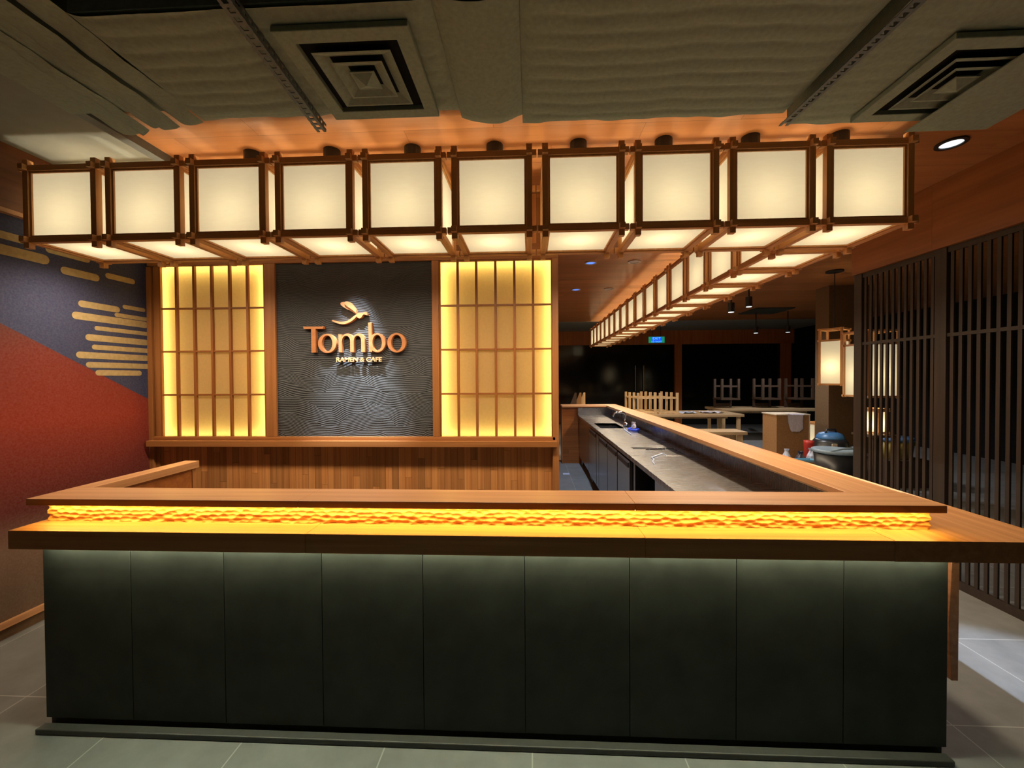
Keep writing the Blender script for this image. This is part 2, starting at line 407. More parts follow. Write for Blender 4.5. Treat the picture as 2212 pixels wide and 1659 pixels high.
# ------------------------------------------------------------------ sign board
def sign():
    r = thing('restaurant_sign', 'dark slate sign board with raised copper lettering and a dragonfly emblem', 'sign', (-1.37, YB, 1.05))
    MB().box(-1.99, -.752, YB, YB+.07, 1.045, 2.405).build('board', M['slate'], r)
    px = lambda cx: -1.758 + (cx-273)*.000494
    pz = lambda cy: 1.905 - (cy-568)*.0005
    P = lambda pts: [(px(a), pz(b)) for a, b in pts]
    y0, y1 = YB-.034, YB-.014
    def part(name, mb): mb.build(name, M['copper'], r, .0012)
    def pins(x, z): pass
    part('letter', MB().prism(P([(270,556),(300,562),(570,562),(598,556),(590,600),(470,600),(470,965),(398,965),(398,600),(278,600)]), 'Y', y0, YB))
    def o_letter(cx, cy, rx, ry, ix, iy, tilt=0):
        n = 40; out = []; inn = []
        for k in range(n):
            a = 2*math.pi*k/n
            out.append((px(cx+rx*math.cos(a)), pz(cy+ry*math.sin(a))))
            inn.append((px(cx+tilt*math.sin(a)+ix*math.cos(a)), pz(cy+iy*math.sin(a))))
        return MB().ring(out, inn, 'Y', y0, YB)
    part('letter', o_letter(652, 825, 147, 150, 84, 122))
    def arch(x0, x1, top, bot, w, xin):
        n = 14; pts = []
        for k in range(n+1):
            a = math.pi*k/n; pts.append(((x0+x1)/2 - (x1-x0)/2*math.cos(a), top + 105 - 105*math.sin(a)))
        inn = []
        for k in range(n+1):
            a = math.pi*k/n; inn.append(((xin+x1-w)/2 + (x1-w-xin)/2*math.cos(a), top + 118 - 82*math.sin(a)))
        return pts + [(x1, bot), (x1-w, bot)] + inn[0:] + [(x0, top+140)]
    m = MB().prism(P([(832,685),(885,690),(890,965),(838,965)]), 'Y', y0, YB)
    m.prism(P(arch(878, 1078, 675, 965, 58, 890)), 'Y', y0+.0006, YB)
    m.prism(P(arch(1062, 1255, 675, 965, 60, 1080)), 'Y', y0+.0003, YB)
    part('letter', m)
    m = MB().prism(P([(1308,512),(1365,508),(1368,965),(1318,960)]), 'Y', y0+.0004, YB)
    m2 = o_letter(1450, 822, 132, 148, 74, 120); m.add(m2.v, m2.f); part('letter', m)
    part('letter', o_letter(1757, 825, 147, 150, 84, 122))
    # dragonfly emblem
    def curve(pts, n=10):
        out = []
        for i in range(len(pts)-1):
            p0 = pts[max(i-1,0)]; p1 = pts[i]; p2 = pts[i+1]; p3 = pts[min(i+2,len(pts)-1)]
            for k in range(n):
                u = k/n
                out.append(tuple(.5*((2*p1[j])+(-p0[j]+p2[j])*u+(2*p0[j]-5*p1[j]+4*p2[j]-p3[j])*u*u+(-p0[j]+3*p1[j]-3*p2[j]+p3[j])*u**3) for j in (0,1)))
        return out + [pts[-1]]
    top = curve([(745,462),(840,488),(925,492),(1010,462),(1085,408),(1120,385)])
    bot = curve([(1130,412),(1080,462),(1020,500),(930,530),(830,520),(728,480)])
    em = MB().prism(P(top+bot), 'Y', y0, YB)
    em.prism(P([(1112,385),(1150,360),(1200,358),(1238,360),(1250,378),(1222,400),(1205,432),(1170,446),(1140,430),(1118,402)]), 'Y', y0+.0005, YB)
    em.prism(P([(1228,362),(1250,345),(1275,345),(1292,362),(1302,398),(1262,388),(1238,380)]), 'Y', y0+.001, YB)
    e = em.build('emblem', M['copper'], r)
    w1 = curve([(1122,382),(1050,338),(960,290),(895,250),(868,215),(890,190),(950,192),(1030,270),(1100,350),(1122,382)])
    MB().prism(P(w1[:-1]), 'Y', y0+.005, YB).build('wing', M['copper'], e)
    w2 = curve([(1130,372),(1070,318),(990,262),(945,222),(942,192),(980,182),(1030,200),(1080,255),(1118,312),(1130,372)])
    MB().prism(P(w2[:-1]), 'Y', y0-.003, YB).build('wing', M['copper'], e)
    # small line of text
    cu = bpy.data.curves.new('tagline', 'FONT'); cu.body = 'RAMEN & CAFE'; cu.size = .047; cu.extrude = .007; cu.align_x = 'CENTER'; cu.offset = .0009
    to = bpy.data.objects.new('tagline_source', cu); COL.objects.link(to)
    bpy.context.view_layer.update()
    me = bpy.data.meshes.new_from_object(to.evaluated_get(bpy.context.evaluated_depsgraph_get()))
    bpy.data.objects.remove(to)
    w = max(v.co.x for v in me.vertices) - min(v.co.x for v in me.vertices)
    k = .358 / w
    for v in me.vertices:
        x, y, z = v.co; v.co = (x*k, -z, y)
    o = bpy.data.objects.new('tagline', me); COL.objects.link(o); me.materials.clear(); me.materials.append(M['cream_txt'])
    o.parent = r; o.location = (-1.324+1.37, -.024, 1.634-1.05); o['label'] = 'small pale line of capital letters'
    return r
sign()
# ceiling spot in front of the sign board
fx = thing('sign_spotlight', 'black ceiling spotlight behind the lanterns lighting the sign board', 'spotlight', (-1.36, 2.745, ZC))
MB().tube([(-1.36,2.745,ZC),(-1.36,2.745,ZC-.06)], .03, 16).build('housing', M['black'], fx)
sp = lamp('spot_beam', 'SPOT', (-1.36,2.745,ZC-.07), SIGN_W, (.78,.89,1.0), fx, spot_size=R(33), spot_blend=1.0, shadow_soft_size=.012)
aim(sp, (-1.36,2.745,2.83), (-1.34,3.11,1.12))

# ------------------------------------------------------------------ lanterns
SZ = .2065; T = .016; OUT = .040
def make_lantern():
    r = thing('paper_lantern', 'x', 'lantern')
    for sx in (-1,1):
        for sy in (-1,1):
            MB().box(sx*SZ-T, sx*SZ+T, sy*SZ-T, sy*SZ+T, -.048, 2*SZ+.048).build('post', M['frame_wood'], r, .0015)
    for z in (0, 2*SZ):
        for s in (-1,1):
            MB().box(-SZ-OUT, SZ+OUT, s*SZ-T*.95, s*SZ+T*.95, z-T, z+T).build('rail', M['frame_wood_x'], r, .0015)
            MB().box(s*SZ-T*.95, s*SZ+T*.95, -SZ-OUT, SZ+OUT, z-T*.98, z+T*.98).build('rail', M['frame_wood_y'], r, .0015)
    a = SZ-T; w = .011; d = .009
    def sheet(fn, z0, z1, name):
        # fn maps (u, v, h) -> xyz on one side of the lantern
        p = MB().quad(fn(-a,z0,0), fn(a,z0,0), fn(a,z1,0), fn(-a,z1,0)).build(name, M['paper'], r)
        f = MB()
        for (u0,u1,v0,v1) in ((-a,-a+w,z0,z1),(a-w,a,z0,z1),(-a+w,a-w,z0,z0+w),(-a+w,a-w,z1-w,z1)):
            c = [fn(u,v,h) for u in (u0,u1) for v in (v0,v1) for h in (-d,d)]
            xs, ys, zs = zip(*c); f.box(min(xs),max(xs),min(ys),max(ys),min(zs),max(zs))
        f.build('inner_frame', M['frame_wood'], p)
    z0, z1 = T, 2*SZ-T
    sheet(lambda u,v,h: (u, -SZ+.002+h, v), z0, z1, 'paper_panel')
    sheet(lambda u,v,h: (u, SZ-.002+h, v), z0, z1, 'paper_panel')
    sheet(lambda u,v,h: (-SZ+.002+h, u, v), z0, z1, 'paper_panel')
    sheet(lambda u,v,h: (SZ-.002+h, u, v), z0, z1, 'paper_panel')
    sheet(lambda u,v,h: (u, v, .002+h), -a, a, 'paper_panel')
    MB().box(-SZ+T, SZ-T, -.014, .014, 2*SZ-.012, 2*SZ+.012).build('crossbar', M['frame_wood_x'], r)
    lamp('bulb', 'POINT', (0,0,.145), BULB_W, (1.0,.86,.62), r, shadow_soft_size=.03)
    s = lamp('added_fill_spot', 'SPOT', (0,0,-.03), DOWN_W, (1.0,.80,.56), r, spot_size=R(172), spot_blend=1.0, shadow_soft_size=.08)  # added lamp below the paper, brightens the counter beyond the lantern's own glow
    return r
def canopy(o):
    z = 2.318
    MB().tube([(0,0,2*SZ+.012),(0,0,ZC-z)], .050, 20).build('ceiling_canopy', M['black'], o)
P = .5; X0 = -2.913 + SZ; Y0 = 2.248 + SZ; ZL = 2.318
proto = make_lantern()
bare = copy_tree(proto)
canopy(proto)
WORDS = ['first','second','third','fourth','fifth','sixth','seventh','eighth','ninth','tenth','eleventh','twelfth','thirteenth','fourteenth','fifteenth','sixteenth']
for i in range(10):
    o = bare if i == 0 else copy_tree(bare) if i == 1 else proto if i == 2 else copy_tree(proto)
    o.location = (X0+i*P, Y0, ZL)
    if i == 0: l = 'square paper lantern at the left end of the front row, beside the mural'
    elif i == 9: l = 'square paper lantern on the right corner where the two rows meet'
    else: l = 'square paper lantern, %s from the left in the front row' % WORDS[i]
    tag(o, l, 'lantern', 'square lanterns over the counter')
for k in range(1, 17):
    o = copy_tree(bare); o.location = (X0+9*P, Y0+k*P, ZL)
    l = 'square paper lantern over the side counter, %s behind the corner lantern' % WORDS[k-1] if k < 16 else 'square paper lantern at the far end of the row over the side counter'
    tag(o, l, 'lantern', 'square lanterns over the counter')

# ------------------------------------------------------------------ front counter
YP, ZL_, YL = 1.64, .91, 1.50
base = thing('bar_counter', 'dark stone clad front of the bar with pale light under its top', 'counter', (-.24, YP, 0))
seams = [-2.10,-1.705,-1.295,-.873,-.447,-.027,.395,.815,1.228,1.62]
for a, b_ in zip(seams, seams[1:]):
    MB().box(a+.0015, b_-.0015, YP, YP+.02, .045, .835).build('cladding_panel', M['panel'], base, .001)
MB().box(-2.10, 1.62, YP+.02, YP+.10, 0, .835).build('carcass', M['plinth'], base)
MB().box(-2.105, 1.615, YP-.038, YP-.001, 0, .024).build('plinth', M['plinth'], base, .004)
MB().box(-2.06, 1.60, YP-.024, YP-.014, .829, .8345).build('led_strip', M['led_green'], base)
top = thing('bar_worktop', 'wide oak counter top along the front of the bar', 'counter top', (-.1, YL, .835))
tb = MB(); cuts = [-2.065, -.86, .42, 1.2999]
for a, b_ in zip(cuts, cuts[1:]): tb.box(a+.0002, b_-.0002, YL, 1.72, .835, ZL_)
tb.build('top_board', M['top_x'], top, .003)
side = thing('bar_worktop', 'oak counter top running back along the right side of the bar', 'counter top', (1.7, 1.5, .835))
MB().box(1.3, 1.89, YL, 1.72, .835, ZL_).box(1.43, 1.89, 1.72, 7.3, .835, ZL_).build('top_board', M['top_y'], side)

def gouged(x0, x1, z0, z1, y, name, parent):
    nx = int((x1-x0)/.0042); nz = 36; rnd = random.Random(3)
    cw, chh = .040, .0165; cells = {}
    for i in range(-1, int((x1-x0)/cw)+2):
        for j in range(-1, int((z1-z0)/chh)+2):
            cells[(i,j)] = ((i+.5+(j%2)*.5+rnd.uniform(-.3,.3))*cw, (j+.5+rnd.uniform(-.28,.28))*chh)
    b = MB(); vs = []; fs = []
    for i in range(nx+1):
        for j in range(nz+1):
            u = (x1-x0)*i/nx; v = (z1-z0)*j/nz; ci, cj = int(u/cw), int(v/chh); best = 9
            for a in (-2,-1,0,1):
                for c in (-1,0,1):
                    q = cells.get((ci+a, cj+c))
                    if q: best = min(best, ((u-q[0])/cw)**2 + ((v-q[1])/chh)**2)
            vs.append((x0+u, y + .006 - .020*min(best, .40), z0+v))
    for i in range(nx):
        for j in range(nz):
            k = i*(nz+1)+j; fs.append((k, k+nz+1, k+nz+2, k+1))
    b.add(vs, fs); return b.build(name, M['carved'], parent, 0, True)
led = thing('raised_ledge', 'raised oak ledge on a gouged wooden band lit yellow, along the front counter', 'ledge', (-.25, 1.6, ZL_))
gouged(-2.035, 1.525, ZL_, .987, 1.612, 'carved_band', led)
MB().box(-2.035, 1.525, 1.622, 1.70, ZL_, .987).build('ledge_core', M['carved'], led)
tb = MB(); cuts = [-2.078, -.93, .40, 1.545]
for a, b_ in zip(cuts, cuts[1:]): tb.box(a+.0002, b_-.0002, 1.57, 1.748, .987, 1.015)
tb.build('top_board', M['ledge_x'], led, .002)
MB().box(-2.03, 1.52, 1.583, 1.595, .984, .9868).build('led_strip', M['led_warm'], led)

ret = thing('return_partition', 'low oak capped partition at the left end of the bar', 'partition', (-2.03, 2.1, 0))
MB().box(-2.078, -1.99, 1.748, 2.343, .975, 1.015).build('cap_board', M['ledge_y'], ret, .002)
MB().box(-2.06, -2.01, 1.748, 2.31, 0, .975).build('panel', M['partition'], ret)
MB().box(-2.065, -2.005, 2.31, 2.335, 0, .975).build('end_trim', M['trim_z'], ret, .002)

arm = thing('side_ledge', 'raised oak ledge running back along the right side of the bar', 'ledge', (1.42, 4, ZL_))
MB().box(1.314, 1.535, 1.7485, 7.42, .987, 1.015).build('top_board', M['ledge_y'], arm, .002)
MB().box(1.425, 1.53, 1.7485, 7.40, ZL_, .987).build('ledge_core', M['carved'], arm)
MB().box(1.33, 1.345, 1.80, 7.05, .975, .987).build('edge_strip', M['light_wood'], arm)
sb = thing('bar_counter', 'boarded base under the right side counter with gusset supports', 'counter', (1.5, 4, 0))
MB().box(1.43, 1.62, 1.76, 7.40, 0, .835).build('carcass', M['partition'], sb)
for y in (1.885, 3.2, 4.4, 5.6, 6.8):
    gp = MB().prism([(1.62,.835),(1.888,.835),(1.888,.80),(1.888,.145),(1.86,.145),(1.845,.40),(1.86,.75),(1.62,.80)], 'Y', y-.02, y+.02)
    gp.build('gusset', M['top_y'], sb, .002)
MB().box(1.66, 1.67, 1.66, 7.2, .829, .8345).build('led_strip', M['led_green_soft'], sb)
cross = thing('far_partition', 'low oak capped partition closing the far end of the bar', 'partition', (1.0, 7.2, 0))
MB().box(.545, 1.314, 7.06, 7.42, .987, 1.015).build('cap_board', M['ledge_x'], cross, .002)
MB().box(.56, 1.425, 7.12, 7.40, 0, .987).build('panel', M['partition'], cross)
MB().box(.548, .56, 7.10, 7.41, 0, .987).build('end_trim', M['trim_z'], cross, .001)

# ------------------------------------------------------------------ steel kitchen line behind the side counter
KX0, KX1, KZ = .82, 1.422, .85
def steel_top(parent, y0, y1, hole=None):
    b = MB()
    if hole:
        hx0,hx1,hy0,hy1 = hole
        b.box(KX0,KX1,y0,hy0,KZ-.035,KZ).box(KX0,KX1,hy1,y1,KZ-.035,KZ).box(KX0,hx0,hy0,hy1,KZ-.035,KZ).box(hx1,KX1,hy0,hy1,KZ-.035,KZ)
    else: b.box(KX0,KX1,y0,y1,KZ-.035,KZ)
    b.build('worktop', M['steel'], parent, .002)
    MB().box(KX1-.012, KX1, y0, y1, KZ, .975).build('splashback', M['steel'], parent)
def body(parent, y0, y1, x=KX0+.02, kick=.14):
    MB().box(x, KX1, y0+.002, y1-.002, kick, KZ-.035).build('body', M['steel_d'], parent)
def feet(parent, y0, y1):
    for y in (y0+.06, y1-.06):
        for x in (KX0+.07, KX1-.07):
            MB().tube([(x,y,0),(x,y,.14)], .018, 10).build('foot', M['steel'], parent)
def door(parent, y0, y1, z0=.15, z1=.80, handle=True):
    d = MB().box(KX0, KX0+.02, y0+.006, y1-.006, z0, z1).build('door', M['steel_d'], parent, .002)
    if handle: MB().box(KX0-.006, KX0+.001, y0+.04, y1-.04, z1-.06, z1-.02).build('handle', M['black'], d)
u = thing('steel_side_table', 'plain steel work table at the far end of the kitchen line', 'work table', (1.1, 6.5, 0))
steel_top(u, 5.90, 7.055); body(u, 5.90, 7.055); feet(u, 5.9, 7.05)
MB().box(KX0, KX1, 7.035, 7.055, KZ, .975).build('splashback', M['steel'], u)
u = thing('steel_sink_counter', 'steel sink counter with deep basin, tap and cupboard doors', 'sink', (1.1, 4.9, 0))
steel_top(u, 3.885, 5.895, (.90, 1.20, 5.22, 5.80)); feet(u, 3.9, 5.89)
MB().box(KX0+.02, KX1, 3.89, 5.15, .14, KZ-.035).box(KX0+.02, .885, 5.15, 5.89, .14, KZ-.035).box(1.215, KX1, 5.15, 5.89, .14, KZ-.035).build('body', M['steel_d'], u)
bs = MB().box(.888,.90,5.208,5.812,.62,KZ-.001).box(1.20,1.212,5.208,5.812,.62,KZ-.001).box(.90,1.20,5.208,5.22,.62,KZ-.001).box(.90,1.20,5.80,5.812,.62,KZ-.001).box(.90,1.20,5.22,5.80,.61,.62)
bs.build('basin', M['steel'], u)
tp = MB().tube([(1.26,5.45,KZ),(1.26,5.45,KZ+.05)], .028, 14).tube([(1.26,5.45,KZ+.05),(1.26,5.45,1.0),(1.24,5.45,1.03),(1.17,5.45,1.04),(1.11,5.45,1.02),(1.10,5.45,.98)], .014, 10)
tp.tube([(1.26,5.37,KZ+.03),(1.26,5.53,KZ+.03)], .018, 10)
tp.build('tap', plain('chrome', (.8,.8,.8), .1, 1.0), u, 0, True)
door(u, 5.12, 5.72); door(u, 4.93, 5.10, handle=False); door(u, 4.38, 4.92); door(u, 3.89, 4.37)
u = thing('steel_ice_unit', 'low steel unit with sliding lid set between sink and prep table', 'ice bin', (1.1, 3.6, 0))
steel_top(u, 3.39, 3.88, (.93, 1.31, 3.43, 3.80)); feet(u, 3.4, 3.87)
MB().box(KX0+.02, KX1, 3.392, 3.878, .14, .79).build('body', M['steel_d'], u)
MB().box(.935, 1.305, 3.435, 3.795, .815, .84).build('lid', M['steel'], u, .003)
MB().box(1.05, 1.22, 3.74, 3.755, .84, .852).build('lid_handle', M['steel'], u)
door(u, 3.40, 3.87)
u = thing('steel_prep_table', 'long steel prep table with an open dark bay beneath, nearest the front counter', 'work table', (1.1, 2.6, 0))
steel_top(u, 1.80, 3.385); feet(u, 1.82, 3.37)
MB().box(KX0+.02, KX0+.06, 3.30, 3.38, .14, KZ-.035).box(KX0+.02, KX1, 3.36, 3.38, .14, KZ-.035).box(1.38, KX1, 1.82, 3.36, .14, KZ-.035).box(KX0+.02, KX1, 1.82, 2.78, .14, KZ-.035).box(KX0+.02, 1.38, 2.78, 3.36, .14, .16).build('body', M['steel_d'], u)
# cloth and tubing by the tap
cl = MB(); n = 40
cl.tube([(1.25+.055*math.cos(2*math.pi*2*k/n), 4.98+.11*math.sin(2*math.pi*2*k/n), KZ+.012+.012*k/n) for k in range(n+1)], .009, 8)
tag(cl.build('coiled_hose', plain('blue_hose', lin(50,80,220), .4), None, 0, True), 'blue hose coiled on the steel sink counter', 'hose')
rb = random.Random(9); vs = []; pr = [(.7,0),(1,.15),(.9,.5),(.5,.8),(.7,1.0)]
for (q, z) in pr:
    for k in range(10):
        w_ = .034*q*(1+.35*rb.uniform(-1,1)); vs.append((1.25+w_*math.cos(k*.628), 4.98+w_*math.sin(k*.628), KZ+.026+.075*z+.008*rb.uniform(0,1)))
bg = MB().add(vs, [(i*10+k, i*10+(k+1)%10, (i+1)*10+(k+1)%10, (i+1)*10+k) for i in range(4) for k in range(10)] + [tuple(range(9,-1,-1))])
tag(bg.build('plastic_bag', M['cloth']), 'small clear plastic bag standing in the blue hose coil', 'bag')
w = MB().tube([(1.17,5.12,KZ+.006),(1.15,4.98,KZ+.006),(1.14,4.8,KZ+.006),(1.13,4.62,KZ+.006)], .006, 6)
tag(w.build('loose_wire', M['plastic_clear'], None, 0, True), 'pale wire lying on the steel counter near the tap', 'wire')
w = MB().tube([(1.12+.16*t_*.1-.01*math.sin(t_*2), 3.40-.055*t_-.02*math.sin(t_*1.3), KZ+.005) for t_ in [0,-1]]+[(1.02,3.36,KZ+.005),(.97,3.30,KZ+.005),(.965,3.22,KZ+.005),(.93,3.14,KZ+.005),(.92,3.06,KZ+.005)], .005, 6)
tag(w.build('loose_wire', M['plastic_clear'], None, 0, True), 'pale wire lying on the prep table beside the lidded unit', 'wire')

# ------------------------------------------------------------------ wrapped ducts under the ceiling
rd = random.Random(5)
def wrap(x0, x1, y0, y1, z0, z1, name, label, ripple=.006, pitch=.072, sag=.0):
    r = thing(name, label, 'duct', ((x0+x1)/2, (y0+y1)/2, z0), 'wrapped ducts under the ceiling')
    nx, ny = max(2, int((x1-x0)/.025)), max(2, int((y1-y0)/.009)); vs = []; fs = []
    ph = rd.random()*6
    for i in range(nx+1):
        for j in range(ny+1):
            u, v = i/nx, j/ny; x = x0+(x1-x0)*u; y = y0+(y1-y0)*v
            e = min(1, min(u, 1-u)*(x1-x0)/.05, (1-v)*(y1-y0)/.06)
            e = max(0, e)
            ridge = abs(math.sin(math.pi*(y+.006*math.sin(x*9+ph)+.004*math.sin(x*23))/pitch))**.5
            z = z0 - ripple*ridge*e + .012*(1-e)**2 - sag*math.sin(math.pi*u)**1 + rd.uniform(-.0006,.0006)
            yy = y + (.006*math.sin(x*14+ph)+.004*math.sin(x*37))*(v > .97)
            vs.append((x, yy, z))
    for i in range(nx):
        for j in range(ny):
            k = i*(ny+1)+j; fs.append((k, k+1, k+ny+2, k+ny+1))
    b = MB().add(vs, fs); b.build('lower_wrap', M['grey_duct'], r, 0, True)
    MB().box(x0+.004, x1-.004, y0, y1-.004, z0+.012, z1).build('duct_body', M['grey_duct'], r)
    return r
YD0, YD1 = 1.285, 1.84
ZD = 2.70
wrap(-1.52, -.31, YD0, YD1, ZD, ZC-.03, 'wrapped_duct', 'grey insulation wrapped duct carrying the left square air diffuser')
wrap(-.03, 1.17, YD0, 1.945, ZD, ZC-.03, 'wrapped_duct', 'grey ribbed insulation wrapped duct in the middle of the ceiling')
wrap(1.235, 2.14, YD0, 2.03, ZD, ZC-.03, 'wrapped_duct', 'grey insulation wrapped duct carrying the right square air diffuser', .003)
wrap(-.31, -.03, YD0-.02, 1.885, ZD-.004, ZC-.03, 'duct_collar', 'smooth rounded grey wrap joining the left and middle ceiling ducts', .0015, .5, .03)
def left_wrap():
    r = thing('duct_strip', 'grey sagging strips of duct wrap along the left side of the ceiling', 'duct', (-1.86, 1.6, 2.74), 'wrapped ducts under the ceiling')
    xs = [-2.235, -2.07, -1.95, -1.83, -1.68, -1.53]; zs = [2.86, 2.835, 2.81, 2.775, 2.745, 2.715]; ye = [2.16, 2.10, 2.02, 1.96, 1.90, 1.86]
    for i in range(5):
        b = MB(); vs = []; fs = []; n = 30; m = 6
        for k in range(n+1):
            y = .95 + (ye[i]-.95)*k/n
            for j in range(m+1):
                u = j/m; x = xs[i]+(xs[i+1]-xs[i])*u
                z = zs[i]+(zs[i+1]-zs[i])*u - .012*math.sin(math.pi*u)**.6 - (.018 if i in (1,3) else 0) + .004*math.sin(y*17+i) + .002*math.sin(y*41+j)
                vs.append((x, y + (ye[i+1]-ye[i])*u*k/n, z))
        for k in range(n):
            for j in range(m):
                q = k*(m+1)+j; fs.append((q, q+1, q+m+2, q+m+1))
        b.add(vs, fs).build('wrap_strip', M['grey_duct'], r, 0, True)
    MB().box(-2.23, -1.54, .95, 1.90, 2.80, ZC-.03).build('duct_body', M['grey_duct'], r)
left_wrap()
def diffuser(cx, cy, h, label, flap=None):
    z = ZD-.008
    r = thing('air_diffuser', label, 'vent', (cx, cy, z), 'square ceiling diffusers')
    sq = lambda s: [(cx-s,cy-s),(cx+s,cy-s),(cx+s,cy+s),(cx-s,cy+s)]
    MB().ring(sq(h), sq(h-.055), 'Z', z-.022, z).build('outer_frame', M['grey_duct'], r, .003)
    MB().box(cx-h+.05, cx+h-.05, cy-h+.05, cy+h-.05, z-.001, z+.006).build('dark_back_plate', M['void'], r)  # black plate, no real opening: its shade is put into the colour
    s = h-.055
    for k in range(3):
        a0 = s*(.80-.27*k); a1 = a0-.045
        b = MB()
        v1 = [(x,y,z-.024) for x,y in sq(a0)]; v2 = [(x,y,z-.024) for x,y in sq(a0-.007)]; v3 = [(x,y,z-.003) for x,y in sq(max(.005,a1))]; v4 = [(x,y,z-.001) for x,y in sq(max(.004,a1+.004))]
        for A, B in ((v1,v2),(v2,v3),(v1,v4)):
            for i in range(4):
                j = (i+1)%4; b.quad(A[i],A[j],B[j],B[i])
        b.build('blade', M['grey_duct'], r)
    a0 = s*.26
    b = MB(); q = [(x,y,z-.02) for x,y in sq(a0)]; b.add(q+[(cx,cy,z-.045)], [(0,1,4),(1,2,4),(2,3,4),(3,0,4),(0,3,2,1)])
    b.build('centre_pyramid', M['grey_duct'], r)
    if flap: MB().box(*flap, z-.05, z-.046).build('cover_sheet', M['grey_duct'], r)
diffuser(-.635, 1.58, .235, 'square grey air diffuser in the duct at upper left')
diffuser(1.72, 1.73, .235, 'square grey air diffuser in the duct at upper right, half covered by a sheet', (1.76, 2.12, 1.50, 2.0))
def strut(x0, y0, x1, y1, z, label):
    r = thing('slotted_strut', label, 'bracket', (x0, y0, z), 'slotted steel struts')
    n = int((y1-y0)/.032); b = MB()
    X = lambda y: x0+(x1-x0)*(y-y0)/(y1-y0)
    w = .042; s = .012
    for k in range(n):
        ya, yb = y0+(y1-y0)*k/n, y0+(y1-y0)*(k+1)/n; x = X((ya+yb)/2)
        ym = ya+(yb-ya)*.4
        b.box(x-w/2, x-w/2+s, ya, yb, z, z+.003).box(x+w/2-s, x+w/2, ya, yb, z, z+.003).box(x-w/2+s, x+w/2-s, ya, ym, z, z+.003)
        b.box(x+w/2-.003, x+w/2, ya, yb, z+.003, z+.014).box(x+w/2-.003, x+w/2, ya, yb, z+.026, z+.036).box(x+w/2-.003, x+w/2, ya, ym, z+.014, z+.026)
    b.build('angle_bar', M['zinc'], r)
    MB().tube([(x0,y0+.05,z+.002),(x0,y0+.05,ZC+.1)], .005, 6).build('hanger_rod', M['zinc'], r)
strut(-.925, 1.19, -.968, 1.872, 2.655, 'slotted steel strut hanging under the ceiling ducts left of the diffuser')
strut(1.21, 1.25, 1.172, 1.945, 2.655, 'slotted steel strut hanging under the ceiling ducts toward the right diffuser')

# ------------------------------------------------------------------ ceiling downlights
def downlight(x, y, label, mat, tone=None, w=0, beam=None, aimto=None, r_=.075, soft=.03):
    r = thing('ceiling_downlight', label, 'downlight', (x, y, ZC), 'recessed ceiling downlights')
    n = 24
    c = lambda rr: [(x+rr*math.cos(2*math.pi*k/n), y+rr*math.sin(2*math.pi*k/n)) for k in range(n)]
    MB().ring(c(r_), c(r_*.72), 'Z', ZC-.010, ZC).build('trim_ring', M['black'] if mat is M['white_dl'] else M['off_dl'], r)
    MB().prism(c(r_*.74), 'Z', ZC-.004, ZC-.001).build('lens', mat, r)
    if w:
        l = lamp('beam', 'SPOT', (x,y,ZC-.03), w, tone, r, spot_size=R(beam), spot_blend=.5, shadow_soft_size=soft)
        if aimto: aim(l, (x,y,ZC-.03), aimto)
downlight(2.54, 2.58, 'white recessed downlight in the timber ceiling right of the corner lantern', M['white_dl'])
downlight(.031, 3.26, 'white recessed downlight seen through the gap between two front lanterns', M['white_dl'], (.75,.86,1.0), KITCHEN_W*.5, 95)
downlight(.742, 4.996, 'blue glowing downlight over the kitchen aisle, nearer of the two', M['blue_dl'], (.62,.78,1.0), KITCHEN_W, 100)
downlight(.730, 6.493, 'blue glowing downlight over the kitchen aisle, farther of the two', M['blue_dl'], (.62,.78,1.0), KITCHEN_W*.7, 100)
downlight(1.264, 4.99, 'unlit downlight beside the lantern row, nearer of the two', M['off_dl'])
downlight(1.247, 6.497, 'unlit downlight beside the lantern row, farther of the two', M['off_dl'])
downlight(1.12, 3.49, 'lit downlight over the kitchen line, hidden behind the front lanterns', M['white_dl'], (.66,.78,1.0), FLOOR_W, 21, (2.46, 1.95, 0), soft=.02)

# ------------------------------------------------------------------ dark lattice screens on the right
def screen(y0, y1, n, label, post_end):
    X = 3.0
    r = thing('lattice_screen', label, 'screen', (X, (y0+y1)/2, 0), 'dark lattice screens')
    b = MB()
    for k in range(n):
        y = y0 + (y1-y0)*(k+.5)/n
        b.box(X-.006, X+.006, y-.0115, y+.0115, .06, 2.40)
    b.build('slats', M['dark_lat'], r)
    for z, h in ((.03,.03),(1.79,.012),(2.40,.02)):
        MB().box(X-.010, X+.010, y0, y1, z-h, z+h).build('rail', M['dark_lat'], r)
    MB().box(X-.018, X+.030, y1, y1+.085, 0, 2.42).build('post', M['dark_lat'], r, .003)
    if post_end: MB().box(X-.035, X+.035, y0-.085, y0, 0, 2.42).build('post', M['dark_lat'], r, .003)
    MB().box(X-.04, X+.04, y0-(.085 if post_end else 0), y1+.085, 2.42, ZC).build('header', M['header'], r)
screen(3.14, 3.80, 12, 'narrow dark timber lattice screen at the far end, beside the hanging lanterns', False)
screen(1.10, 3.054, 34, 'wide dark timber lattice screen along the right side of the walkway', True)

